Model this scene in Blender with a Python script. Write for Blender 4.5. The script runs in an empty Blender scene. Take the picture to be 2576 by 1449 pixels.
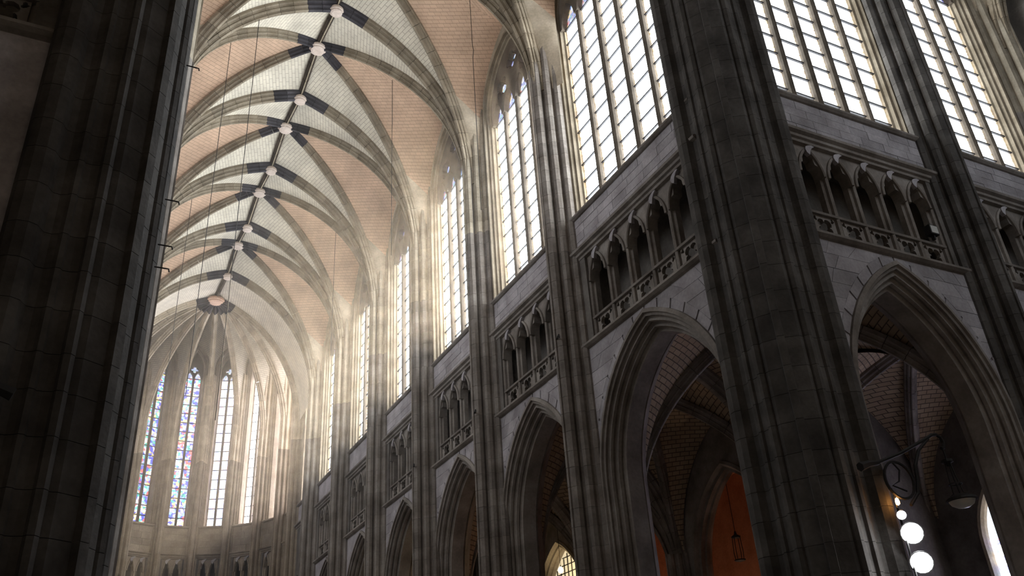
import bpy, bmesh, math, random
from mathutils import Vector, Matrix
from math import sin, cos, pi, radians, sqrt, atan2
random.seed(7)
SC = bpy.context.scene
COL = SC.collection
# ------------------------------------------------------------------ camera
cam_d = bpy.data.cameras.new('camera'); cam = bpy.data.objects.new('camera', cam_d); COL.objects.link(cam)
cam_d.sensor_fit = 'HORIZONTAL'; cam_d.sensor_width = 36.0; cam_d.lens = 36.0*2177/2576
cam_d.clip_start = 0.05; cam_d.clip_end = 500
RX = Vector((0.89356327, -0.4446147, -0.06214858)); RY = Vector((0.16698763, 0.45767329, -0.87329851)); RZ = Vector((0.4167251, 0.76996943, 0.4832052))
cm = Matrix((RX, -RY, -RZ)).transposed().to_4x4(); cm.translation = (-7.1, 0, 1.6)
cam.matrix_world = cm
SC.camera = cam
# ------------------------------------------------------------------ world, sun, exposure
SUN_E = 11.0; GLASS_S = 3.6; GLASS_N = 1.1; GLASS_T = 1.9; GLASS_A = 1.4; EXPO = 1.45
w = bpy.data.worlds.new('World'); SC.world = w; w.use_nodes = True
wb = w.node_tree.nodes['Background']; wb.inputs[0].default_value = (0.75, 0.85, 1.0, 1); wb.inputs[1].default_value = 0.6
sd = bpy.data.lights.new('sun', 'SUN'); sd.energy = SUN_E; sd.color = (1.0, 0.80, 0.55); sd.angle = radians(1.2)
sun = bpy.data.objects.new('sun', sd); COL.objects.link(sun)
sun.rotation_euler = Vector((-0.48, -0.76, -0.42)).to_track_quat('-Z', 'Y').to_euler()
SC.view_settings.view_transform = 'Standard'; SC.view_settings.look = 'None'
SC.view_settings.gamma = 1.0; SC.view_settings.exposure = EXPO; SC.view_settings.use_curve_mapping = False
SC.cycles.use_denoising = True; SC.cycles.max_bounces = 6; SC.cycles.diffuse_bounces = 3; SC.cycles.glossy_bounces = 2; SC.cycles.volume_bounces = 0; SC.cycles.transparent_max_bounces = 6; SC.cycles.adaptive_threshold = 0.05
SC.cycles.sample_clamp_indirect = 6.0

# ------------------------------------------------------------------ materials
def newmat(name):
    m = bpy.data.materials.new(name); m.use_nodes = True
    nt = m.node_tree; nt.nodes.clear()
    out = nt.nodes.new('ShaderNodeOutputMaterial')
    return m, nt, out
def N(nt, t, **kw):
    n = nt.nodes.new(t)
    for k, v in kw.items(): setattr(n, k, v)
    return n
def ramp(nt, fac, stops):
    r = N(nt, 'ShaderNodeValToRGB'); nt.links.new(fac, r.inputs[0])
    e = r.color_ramp.elements
    e[0].position, e[0].color = stops[0][0], (*stops[0][1], 1)
    e[1].position, e[1].color = stops[1][0], (*stops[1][1], 1)
    for p, c in stops[2:]:
        q = e.new(p); q.color = (*c, 1)
    return r
def stone(name, c1, c2, c3=None, rough=0.85, scale=1.3, rnd=0.25, bump=0.25):
    m, nt, out = newmat(name); L = nt.links.new
    b = N(nt, 'ShaderNodeBsdfPrincipled'); b.inputs['Roughness'].default_value = rough
    try: b.inputs['Specular IOR Level'].default_value = 0.25
    except Exception: pass
    geo = N(nt, 'ShaderNodeNewGeometry')
    n1 = N(nt, 'ShaderNodeTexNoise'); n1.inputs['Scale'].default_value = scale; n1.inputs['Detail'].default_value = 3
    n2 = N(nt, 'ShaderNodeTexNoise'); n2.inputs['Scale'].default_value = scale*9; n2.inputs['Detail'].default_value = 2
    L(geo.outputs['Position'], n1.inputs['Vector']); L(geo.outputs['Position'], n2.inputs['Vector'])
    st = [(0.32, c1), (0.68, c2)]
    if c3: st.append((0.5, c3))
    r = ramp(nt, n1.outputs['Fac'], st)
    oi = N(nt, 'ShaderNodeObjectInfo')
    mp = N(nt, 'ShaderNodeMapRange'); L(oi.outputs['Random'], mp.inputs[0]); mp.inputs[3].default_value = 1-rnd; mp.inputs[4].default_value = 1+rnd
    m2 = N(nt, 'ShaderNodeMapRange'); L(n2.outputs['Fac'], m2.inputs[0]); m2.inputs[3].default_value = 0.75; m2.inputs[4].default_value = 1.25
    mu = N(nt, 'ShaderNodeMath', operation='MULTIPLY'); L(mp.outputs[0], mu.inputs[0]); L(m2.outputs[0], mu.inputs[1])
    vm = N(nt, 'ShaderNodeVectorMath', operation='SCALE'); L(r.outputs[0], vm.inputs[0]); L(mu.outputs[0], vm.inputs['Scale'])
    L(vm.outputs[0], b.inputs['Base Color'])
    bp = N(nt, 'ShaderNodeBump'); bp.inputs['Strength'].default_value = bump; bp.inputs['Distance'].default_value = 0.03
    L(n2.outputs['Fac'], bp.inputs['Height']); L(bp.outputs[0], b.inputs['Normal'])
    L(b.outputs[0], out.inputs[0])
    return m
def brick(name, c1, c2, mortar, bw=0.52, bh=0.17, ms=0.012):
    m, nt, out = newmat(name); L = nt.links.new
    b = N(nt, 'ShaderNodeBsdfPrincipled'); b.inputs['Roughness'].default_value = 0.9
    uv = N(nt, 'ShaderNodeUVMap')
    br = N(nt, 'ShaderNodeTexBrick'); L(uv.outputs[0], br.inputs['Vector'])
    br.inputs['Scale'].default_value = 1.0; br.inputs['Brick Width'].default_value = bw; br.inputs['Row Height'].default_value = bh
    br.inputs['Mortar Size'].default_value = ms; br.inputs['Mortar Smooth'].default_value = 0.2
    br.inputs['Color1'].default_value = (*c1, 1); br.inputs['Color2'].default_value = (*c2, 1); br.inputs['Mortar'].default_value = (*mortar, 1)
    geo = N(nt, 'ShaderNodeNewGeometry')
    n1 = N(nt, 'ShaderNodeTexNoise'); n1.inputs['Scale'].default_value = 0.9; n1.inputs['Detail'].default_value = 6; L(geo.outputs['Position'], n1.inputs['Vector'])
    m2 = N(nt, 'ShaderNodeMapRange'); L(n1.outputs['Fac'], m2.inputs[0]); m2.inputs[1].default_value = 0.3; m2.inputs[2].default_value = 0.7; m2.inputs[3].default_value = 0.82; m2.inputs[4].default_value = 1.12
    vm = N(nt, 'ShaderNodeVectorMath', operation='SCALE'); L(br.outputs['Color'], vm.inputs[0]); L(m2.outputs[0], vm.inputs['Scale'])
    L(vm.outputs[0], b.inputs['Base Color'])
    inv = N(nt, 'ShaderNodeMath', operation='SUBTRACT'); inv.inputs[0].default_value = 1; L(br.outputs['Fac'], inv.inputs[1])
    bp = N(nt, 'ShaderNodeBump'); bp.inputs['Strength'].default_value = 0.4; bp.inputs['Distance'].default_value = 0.02
    L(inv.outputs[0], bp.inputs['Height']); L(bp.outputs[0], b.inputs['Normal'])
    L(b.outputs[0], out.inputs[0])
    return m
def plain(name, c, rough=0.6, metal=0.0, emit=None, es=0):
    m, nt, out = newmat(name)
    b = N(nt, 'ShaderNodeBsdfPrincipled'); b.inputs['Base Color'].default_value = (*c, 1); b.inputs['Roughness'].default_value = rough; b.inputs['Metallic'].default_value = metal
    if emit:
        b.inputs['Emission Color'].default_value = (*emit, 1); b.inputs['Emission Strength'].default_value = es
    nt.links.new(b.outputs[0], out.inputs[0]); return m
def glass_clear(name, strength, tint=(0.9, 0.96, 1.0), trans=0.72):
    """daylight in old leaded glass: backlit quarries with dark lead lattice and yellowish figured borders; lets the sun through"""
    m, nt, out = newmat(name); L = nt.links.new
    uv = N(nt, 'ShaderNodeUVMap'); sp = N(nt, 'ShaderNodeSeparateXYZ'); L(uv.outputs[0], sp.inputs[0])
    def tri(a, bsign, s):
        mu = N(nt, 'ShaderNodeMath', operation='MULTIPLY_ADD'); L(sp.outputs[1], mu.inputs[0]); mu.inputs[1].default_value = 0.62*bsign
        L(sp.outputs[0], mu.inputs[2])
        q = N(nt, 'ShaderNodeMath', operation='MULTIPLY'); L(mu.outputs[0], q.inputs[0]); q.inputs[1].default_value = s
        f = N(nt, 'ShaderNodeMath', operation='FRACT'); L(q.outputs[0], f.inputs[0])
        g = N(nt, 'ShaderNodeMath', operation='GREATER_THAN'); L(f.outputs[0], g.inputs[0]); g.inputs[1].default_value = 0.13
        return g
    g1 = tri(0, 1, 9.0); g2 = tri(0, -1, 9.0)
    mn = N(nt, 'ShaderNodeMath', operation='MINIMUM'); L(g1.outputs[0], mn.inputs[0]); L(g2.outputs[0], mn.inputs[1])
    lead = N(nt, 'ShaderNodeMapRange'); L(mn.outputs[0], lead.inputs[0]); lead.inputs[3].default_value = 0.30; lead.inputs[4].default_value = 1.0
    # border strip: uv.x in metres from pane centre stored /width -> use attribute uv.z-free: abs(x)
    ab = N(nt, 'ShaderNodeMath', operation='ABSOLUTE'); L(sp.outputs[0], ab.inputs[0])
    bo = N(nt, 'ShaderNodeMath', operation='GREATER_THAN'); L(ab.outputs[0], bo.inputs[0]); bo.inputs[1].default_value = 0.36
    geo = N(nt, 'ShaderNodeNewGeometry')
    vo = N(nt, 'ShaderNodeTexVoronoi'); vo.inputs['Scale'].default_value = 14; L(geo.outputs['Position'], vo.inputs['Vector'])
    hs = ramp(nt, vo.outputs['Color'], [(0.25, (0.10, 0.06, 0.03)), (0.45, (0.75, 0.55, 0.22)), (0.62, (0.9, 0.9, 0.85)), (0.8, (0.45, 0.35, 0.30))])
    mx = N(nt, 'ShaderNodeMix', data_type='RGBA'); L(bo.outputs[0], mx.inputs['Factor']); mx.inputs['A'].default_value = (*tint, 1); L(hs.outputs[0], mx.inputs['B'])
    sc = N(nt, 'ShaderNodeVectorMath', operation='SCALE'); L(mx.outputs['Result'], sc.inputs[0]); L(lead.outputs[0], sc.inputs['Scale'])
    em = N(nt, 'ShaderNodeEmission'); L(sc.outputs[0], em.inputs[0]); em.inputs[1].default_value = strength
    tr = N(nt, 'ShaderNodeBsdfTransparent'); tr.inputs[0].default_value = (trans, trans, trans, 1)
    ad = N(nt, 'ShaderNodeAddShader'); L(em.outputs[0], ad.inputs[0]); L(tr.outputs[0], ad.inputs[1])
    L(ad.outputs[0], out.inputs[0]); m.cycles.emission_sampling = 'FRONT_BACK'
    return m
def glass_stained(name, strength, white=0.35, scale=6.5, seed=0.0, trans=0.25, warp=0.25):
    m, nt, out = newmat(name); L = nt.links.new
    uv = N(nt, 'ShaderNodeNewGeometry')
    mp = N(nt, 'ShaderNodeMapping'); L(uv.outputs['Position'], mp.inputs[0]); mp.inputs['Location'].default_value = (seed, seed*1.7, seed*0.6)
    nz = N(nt, 'ShaderNodeTexNoise'); nz.inputs['Scale'].default_value = 5.0; nz.inputs['Detail'].default_value = 3; L(mp.outputs[0], nz.inputs['Vector'])
    wv = N(nt, 'ShaderNodeVectorMath', operation='MULTIPLY_ADD'); L(nz.outputs['Color'], wv.inputs[0]); wv.inputs[1].default_value = (warp, warp, warp); L(mp.outputs[0], wv.inputs[2])
    vo = N(nt, 'ShaderNodeTexVoronoi'); vo.inputs['Scale'].default_value = scale; L(wv.outputs[0], vo.inputs['Vector'])
    r = ramp(nt, vo.outputs['Color'], [(0.18, (0.06, 0.07, 0.55)), (0.82, (0.75, 0.10, 0.10)), (0.30, (0.35, 0.35, 0.95)), (0.40, (0.06, 0.45, 0.35)), (0.46, (0.95, 0.95, 1.0)), (0.60, (0.80, 0.70, 0.85)), (0.66, (0.25, 0.5, 0.9)), (0.73, (0.9, 0.6, 0.25))])
    r.color_ramp.interpolation = 'CONSTANT'
    ve = N(nt, 'ShaderNodeTexVoronoi', feature='DISTANCE_TO_EDGE'); ve.inputs['Scale'].default_value = scale; L(wv.outputs[0], ve.inputs['Vector'])
    gt = N(nt, 'ShaderNodeMapRange'); L(ve.outputs['Distance'], gt.inputs[0]); gt.inputs[1].default_value = 0.02; gt.inputs[2].default_value = 0.06; gt.inputs[3].default_value = 0.35; gt.inputs[4].default_value = 1.0
    mx = N(nt, 'ShaderNodeMix', data_type='RGBA'); mx.inputs['Factor'].default_value = white; L(r.outputs[0], mx.inputs['A']); mx.inputs['B'].default_value = (1, 0.97, 1, 1)
    sc = N(nt, 'ShaderNodeVectorMath', operation='SCALE'); L(mx.outputs['Result'], sc.inputs[0]); L(gt.outputs[0], sc.inputs['Scale'])
    em = N(nt, 'ShaderNodeEmission'); L(sc.outputs[0], em.inputs[0]); em.inputs[1].default_value = strength
    tr = N(nt, 'ShaderNodeBsdfTransparent'); tr.inputs[0].default_value = (trans, trans, trans, 1)
    ad = N(nt, 'ShaderNodeAddShader'); L(em.outputs[0], ad.inputs[0]); L(tr.outputs[0], ad.inputs[1])
    L(ad.outputs[0], out.inputs[0])
    return m
M = {}
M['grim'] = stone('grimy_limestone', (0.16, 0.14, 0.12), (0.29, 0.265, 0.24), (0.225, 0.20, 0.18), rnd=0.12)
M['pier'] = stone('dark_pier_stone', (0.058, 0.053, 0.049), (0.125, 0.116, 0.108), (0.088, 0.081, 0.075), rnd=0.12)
M['ashlar'] = stone('grey_ashlar', (0.27, 0.25, 0.26), (0.43, 0.41, 0.43), (0.35, 0.33, 0.345), rnd=0.15)
M['clean'] = stone('clean_limestone', (0.42, 0.36, 0.27), (0.62, 0.55, 0.44), (0.52, 0.45, 0.35), rnd=0.15)
M['rib'] = stone('rib_limestone', (0.19, 0.155, 0.11), (0.31, 0.265, 0.20), (0.25, 0.21, 0.155), rnd=0.15)
M['ribdark'] = stone('dark_painted_rib', (0.030, 0.028, 0.034), (0.075, 0.07, 0.08), rnd=0.3)
M['ridge'] = stone('brown_painted_ridge', (0.05, 0.04, 0.032), (0.11, 0.085, 0.065), rnd=0.2)
M['gilt'] = stone('pale_rib_line', (0.40, 0.34, 0.24), (0.5, 0.44, 0.33), rnd=0.1)
M['key'] = stone('pale_boss_stone', (0.58, 0.48, 0.42), (0.72, 0.62, 0.56), rnd=0.1)
M['keyapse'] = stone('pink_boss_stone', (0.60, 0.38, 0.27), (0.74, 0.52, 0.40), rnd=0.1)
M['apse'] = stone('apse_stone', (0.24, 0.195, 0.145), (0.36, 0.305, 0.24), rnd=0.15)
M['webc'] = brick('cream_vault_brick', (0.74, 0.69, 0.58), (0.69, 0.64, 0.53), (0.40, 0.35, 0.28))
M['webt'] = brick('tan_bounce_vault_brick', (0.68, 0.49, 0.355), (0.62, 0.44, 0.315), (0.36, 0.24, 0.16), bw=0.55, bh=0.19)  # tan brick, with the orange of bounced sunlight put into the colour
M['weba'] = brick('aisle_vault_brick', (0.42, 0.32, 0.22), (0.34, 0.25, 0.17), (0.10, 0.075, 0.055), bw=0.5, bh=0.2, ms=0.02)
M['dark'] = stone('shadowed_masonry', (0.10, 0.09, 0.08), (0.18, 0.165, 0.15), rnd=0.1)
M['floor'] = stone('worn_floor_stone', (0.22, 0.20, 0.18), (0.34, 0.31, 0.28), rnd=0.1)
M['iron'] = plain('wrought_iron', (0.014, 0.012, 0.011), 0.7, 0.0)
M['lead'] = plain('saddle_bar_iron', (0.03, 0.03, 0.035), 0.6, 0.3)
M['orange'] = stone('ochre_chapel_wall', (0.40, 0.16, 0.08), (0.54, 0.24, 0.13), rnd=0.1)
M['shade'] = plain('frosted_lamp_glass', (0.55, 0.55, 0.52), 0.4)
M['gS'] = glass_clear('south_leaded_glass', GLASS_S)
M['gN'] = glass_clear('north_leaded_glass', GLASS_N, (0.92, 0.95, 1.0), 0.3)
M['gT'] = glass_clear('transept_leaded_glass', GLASS_T)
M['gW'] = glass_clear('west_leaded_glass', GLASS_T*0.75, (0.78, 0.88, 1.0), 0.05)
M['gH'] = glass_stained('tracery_stained_glass', 0.22, 0.05, 7.0, 3.0, 0.3)
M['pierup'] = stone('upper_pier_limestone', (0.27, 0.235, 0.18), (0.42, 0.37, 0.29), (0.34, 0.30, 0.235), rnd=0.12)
M['mull'] = stone('mullion_stone', (0.085, 0.07, 0.055), (0.15, 0.125, 0.10), rnd=0.1)
M['gA0'] = glass_stained('apse_stained_glass_blue', GLASS_A*0.40, 0.0, 5.5, 0.0)
M['gA1'] = glass_stained('apse_stained_glass_mid', GLASS_A*0.5, 0.02, 5.5, 5.0)
M['gA2'] = glass_stained('apse_stained_glass_bright', GLASS_A*0.75, 0.15, 5.5, 9.0, 0.6)
M['gA3'] = glass_stained('apse_stained_glass_sunlit', GLASS_A*2.6, 0.8, 7.0, 11.0, 0.8)
M['gC'] = glass_stained('chapel_stained_glass', 2.2, 0.12, 5.0, 2.0, 0.2)

# ------------------------------------------------------------------ mesh helpers
def mesh(name, vs, fs, mat, uvs=None, smooth=False, mats=None, midx=None):
    me = bpy.data.meshes.new(name); me.from_pydata([tuple(v) for v in vs], [], fs)
    for m in (mats or [mat]): me.materials.append(m)
    if midx: me.polygons.foreach_set('material_index', midx)
    if uvs:
        ul = me.uv_layers.new(name='UVMap')
        flat = []
        for p in me.polygons:
            for vi in p.vertices: flat += [uvs[vi][0], uvs[vi][1]]
        ul.data.foreach_set('uv', flat)
    if smooth: me.polygons.foreach_set('use_smooth', [True]*len(me.polygons))
    me.update(); return me
def put(name, me, parent=None, loc=None, rz=0, mtx=None):
    o = bpy.data.objects.new(name, me); COL.objects.link(o)
    if parent: o.parent = parent
    if mtx is not None: o.matrix_basis = mtx
    else:
        if loc: o.location = loc
        if rz: o.rotation_euler = (0, 0, rz)
    return o
def root(name, label, cat=None, loc=(0, 0, 0), rz=0, kind=None, group=None):
    o = bpy.data.objects.new(name, None); COL.objects.link(o); o.location = loc; o.rotation_euler = (0, 0, rz); o.empty_display_size = 0.2
    tagp(o, label, cat, kind, group); return o
def tagp(o, label, cat=None, kind=None, group=None):
    o['label'] = label
    if cat: o['category'] = cat
    if kind: o['kind'] = kind
    if group: o['group'] = group
    return o
class MB:
    def __init__(s): s.v = []; s.f = []; s.uv = None
    def add(s, vs, fs):
        k = len(s.v); s.v += [tuple(v) for v in vs]; s.f += [tuple(i+k for i in f) for f in fs]; return s
    def box(s, x0, x1, y0, y1, z0, z1):
        return s.add([(x0,y0,z0),(x1,y0,z0),(x1,y1,z0),(x0,y1,z0),(x0,y0,z1),(x1,y0,z1),(x1,y1,z1),(x0,y1,z1)],
                     [(0,3,2,1),(4,5,6,7),(0,1,5,4),(1,2,6,5),(2,3,7,6),(3,0,4,7)])
    def mesh(s, name, mat, smooth=False): return mesh(name, s.v, s.f, mat, smooth=smooth)
    def put(s, name, mat, parent=None, smooth=False, **k): return put(name, s.mesh(name, mat, smooth), parent, **k)
def arch(s, rise, zs, n=14, off=0.0, c=None):
    """pointed arch from (-s,zs) over the apex to (s,zs); off grows the radius"""
    if c is None: c = (rise*rise - s*s)/(2*s)
    r = s + c + off
    pm = math.acos(max(-1, min(1, c/r)))
    L_ = [(c - r*cos(pm*i/n), zs + r*sin(pm*i/n)) for i in range(n+1)]
    return L_ + [(-y, z) for y, z in reversed(L_[:-1])]
def cusp_arch(hw, zs, rise, n=5):
    """trefoil-cusped pointed head, from (-hw,zs) to (hw,zs)"""
    base = arch(hw, rise, zs, n*2)
    out = []
    m = len(base)-1
    for i, (y, z) in enumerate(base):
        t = i/m
        k = 0.0
        for tc in (0.27, 0.73): k = max(k, 1-abs(t-tc)/0.07)
        k = max(0, k)*0.30*hw
        cy, cz = 0, zs+rise*0.3
        d = math.hypot(y-cy, z-cz) or 1
        out.append((y-(y-cy)/d*k, z-(z-cz)/d*k))
    return out
def foil(cy, cz, r, n=4, k=8, rot=0.0):
    """outline of an n-foil opening"""
    out = []
    d = r*0.52; q = r*0.48
    for i in range(n):
        a = rot + 2*pi*i/n
        for j in range(k):
            b = a + (-1 + 2*j/(k-1))*(pi*0.62)
            out.append((cy + d*cos(a)+q*cos(b), cz + d*sin(a)+q*sin(b)))
    return out
def plate(outer, holes, x0, x1):
    """polygon (y,z) with holes extruded from depth x0 to x1 -> MB"""
    mb = MB()
    loops = [outer]+list(holes)
    bm = bmesh.new()
    edges = []
    for lp in loops:
        vs = [bm.verts.new((0, y, z)) for y, z in lp]
        for i in range(len(vs)): edges.append(bm.edges.new((vs[i], vs[(i+1) % len(vs)])))
    bmesh.ops.triangle_fill(bm, use_beauty=True, use_dissolve=False, edges=edges, normal=(1, 0, 0))
    bm.verts.index_update()
    V = [v.co.copy() for v in bm.verts]; F = [tuple(v.index for v in f.verts) for f in bm.faces]
    bm.free()
    n = len(V)
    vs = [(x0, v.y, v.z) for v in V]+[(x1, v.y, v.z) for v in V]
    fs = []
    for f in F:
        fs.append(f); fs.append(tuple(i+n for i in reversed(f)))
    k = 0
    for lp in loops:
        m = len(lp)
        for i in range(m):
            a, b = k+i, k+(i+1) % m
            fs.append((a, b, b+n, a+n))
        k += m
    return mb.add(vs, fs)
def frames2d(path, closed=False):
    n = len(path); fr = []
    for i in range(n):
        p = path[i]
        a = path[i-1] if (i > 0 or closed) else None
        b = path[(i+1) % n] if (i < n-1 or closed) else None
        def un(u, v):
            d = math.hypot(v[0]-u[0], v[1]-u[1]) or 1e-9
            return ((v[0]-u[0])/d, (v[1]-u[1])/d)
        if a is None: t = un(p, b); m = 1
        elif b is None: t = un(a, p); m = 1
        else:
            t1 = un(a, p); t2 = un(p, b)
            t = (t1[0]+t2[0], t1[1]+t2[1]); d = math.hypot(*t) or 1e-9; t = (t[0]/d, t[1]/d)
            m = 1/max(0.5, t[0]*t1[0]+t[1]*t1[1])
        fr.append((p, (-t[1]*m, t[0]*m)))
    return fr
def sweep2d(path, prof, closed_prof=True, closed=False):
    """sweep profile (a outward, b depth x) along path in the y-z plane -> MB"""
    fr = frames2d(path, closed); mb = MB(); k = len(prof); vs = []; fs = []
    for (p, nn) in fr:
        for a, b in prof: vs.append((b, p[0]+nn[0]*a, p[1]+nn[1]*a))
    n = len(fr)
    for i in range(n if closed else n-1):
        j = (i+1) % n
        for q in range(k if closed_prof else k-1):
            r = (q+1) % k
            fs.append((i*k+q, j*k+q, j*k+r, i*k+r))
    if closed_prof and not closed:
        fs.append(tuple(range(k-1, -1, -1))); fs.append(tuple(range((n-1)*k, n*k)))
    return mb.add(vs, fs)
def extrude_z(prof, z0, z1, caps=True):
    k = len(prof); vs = [(x, y, z0) for x, y in prof]+[(x, y, z1) for x, y in prof]
    fs = [(i, (i+1) % k, (i+1) % k+k, i+k) for i in range(k)]
    if caps: fs += [tuple(range(k-1, -1, -1)), tuple(range(k, 2*k))]
    return MB().add(vs, fs)
def tube(pts, r, n=6, rr=None):
    """round bar along 3-D points"""
    P = [Vector(p) for p in pts]; vs = []; fs = []
    for i, p in enumerate(P):
        t = (P[min(i+1, len(P)-1)]-P[max(i-1, 0)]).normalized()
        u = t.orthogonal().normalized() if i == 0 else (u - t*u.dot(t)).normalized()
        v_ = t.cross(u); q = rr[i] if rr else r
        for j in range(n):
            a = 2*pi*j/n; vs.append(p+u*cos(a)*q+v_*sin(a)*q)
    for i in range(len(P)-1):
        for j in range(n): fs.append((i*n+j, i*n+(j+1) % n, (i+1)*n+(j+1) % n, (i+1)*n+j))
    fs += [tuple(range(n-1, -1, -1)), tuple(range((len(P)-1)*n, len(P)*n))]
    return MB().add(vs, fs)
def lathe(prof, n=16):
    """(r,z) profile round z"""
    vs = []; fs = []; k = len(prof)
    for j in range(n):
        a = 2*pi*j/n
        for r, z in prof: vs.append((r*cos(a), r*sin(a), z))
    for j in range(n):
        for q in range(k-1):
            fs.append((j*k+q, ((j+1) % n)*k+q, ((j+1) % n)*k+q+1, j*k+q+1))
    return MB().add(vs, fs)

# heights (metres above the floor)
Z_STR0, Z_STR1, Z_RAIL = 12.97, 13.17, 13.95
Z_CO0, Z_CO1, Z_SILL = 16.14, 16.50, 17.82
Z_CLEAN = 20.9
W_FACE = 6.75
ORD = ['first', 'second', 'third', 'fourth', 'fifth', 'sixth', 'seventh', 'eighth', 'ninth', 'tenth']
WIN_N = [0]
ARCH_PROF = [(0.14, -0.07), (0.02, -0.09), (0.0, -0.02), (-0.07, 0.0), (-0.05, 0.08), (-0.12, 0.12), (-0.20, 0.10), (-0.22, 0.17), (-0.19, 0.24), (-0.26, 0.29),
             (-0.34, 0.27), (-0.36, 0.36), (-0.33, 0.41), (-0.40, 0.46), (-0.46, 0.47), (-0.46, 0.98), (-0.40, 1.0), (-0.33, 1.05), (-0.36, 1.1), (-0.2, 1.25), (0.0, 1.47), (0.14, 1.47)]
PIECE = {}
def shared(key, fn):
    if key not in PIECE: PIECE[key] = fn()
    return PIECE[key]
def stone_rows(par, y0, y1, z0, z1, nrow, ln, mat, cut=None, x=(-0.0, 0.04), name='ashlar_stone', gap=0.006):
    """courses of separate stones on a wall face; cut(z) -> half width of an opening centred on y=0"""
    h = (z1-z0)/nrow
    for r in range(nrow):
        a, b = z0+r*h+gap, z0+(r+1)*h-gap
        segs = [(y0, y0, y1, y1)]
        if cut:
            ca, cb = cut(a), cut(b)
            if ca > 0 or cb > 0:
                segs = [(y0, y0, -ca, -cb), (ca, cb, y1, y1)]
        for (l0, l1, r0, r1) in segs:
            wdt = max(r0-l0, r1-l1)
            if wdt < 0.05: continue
            n = max(1, round(wdt/ln+random.uniform(-.3, .3)))
            ph = random.uniform(-.25, .25)/n if n > 1 else 0
            ts = [0]+[max(0.05, min(0.95, i/n+ph+random.uniform(-.08, .08)/n)) for i in range(1, n)]+[1]
            for i in range(n):
                t0, t1 = ts[i], ts[i+1]
                A0 = l0+(r0-l0)*t0+gap; A1 = l0+(r0-l0)*t1-gap; B0 = l1+(r1-l1)*t0+gap; B1 = l1+(r1-l1)*t1-gap
                if A1 < A0 and B1 < B0: continue
                if A1 < A0: A1 = A0 = (A0+A1)/2
                if B1 < B0: B1 = B0 = (B0+B1)/2
                xo = x[0]+random.uniform(-.006, .006)
                vs = [(xo, A0, a), (xo, A1, a), (xo, B1, b), (xo, B0, b), (x[1], A0, a), (x[1], A1, a), (x[1], B1, b), (x[1], B0, b)]
                put(name, mesh(name, vs, [(0, 1, 2, 3), (7, 6, 5, 4), (0, 4, 5, 1), (1, 5, 6, 2), (2, 6, 7, 3), (3, 7, 4, 0)], mat), par)

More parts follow.
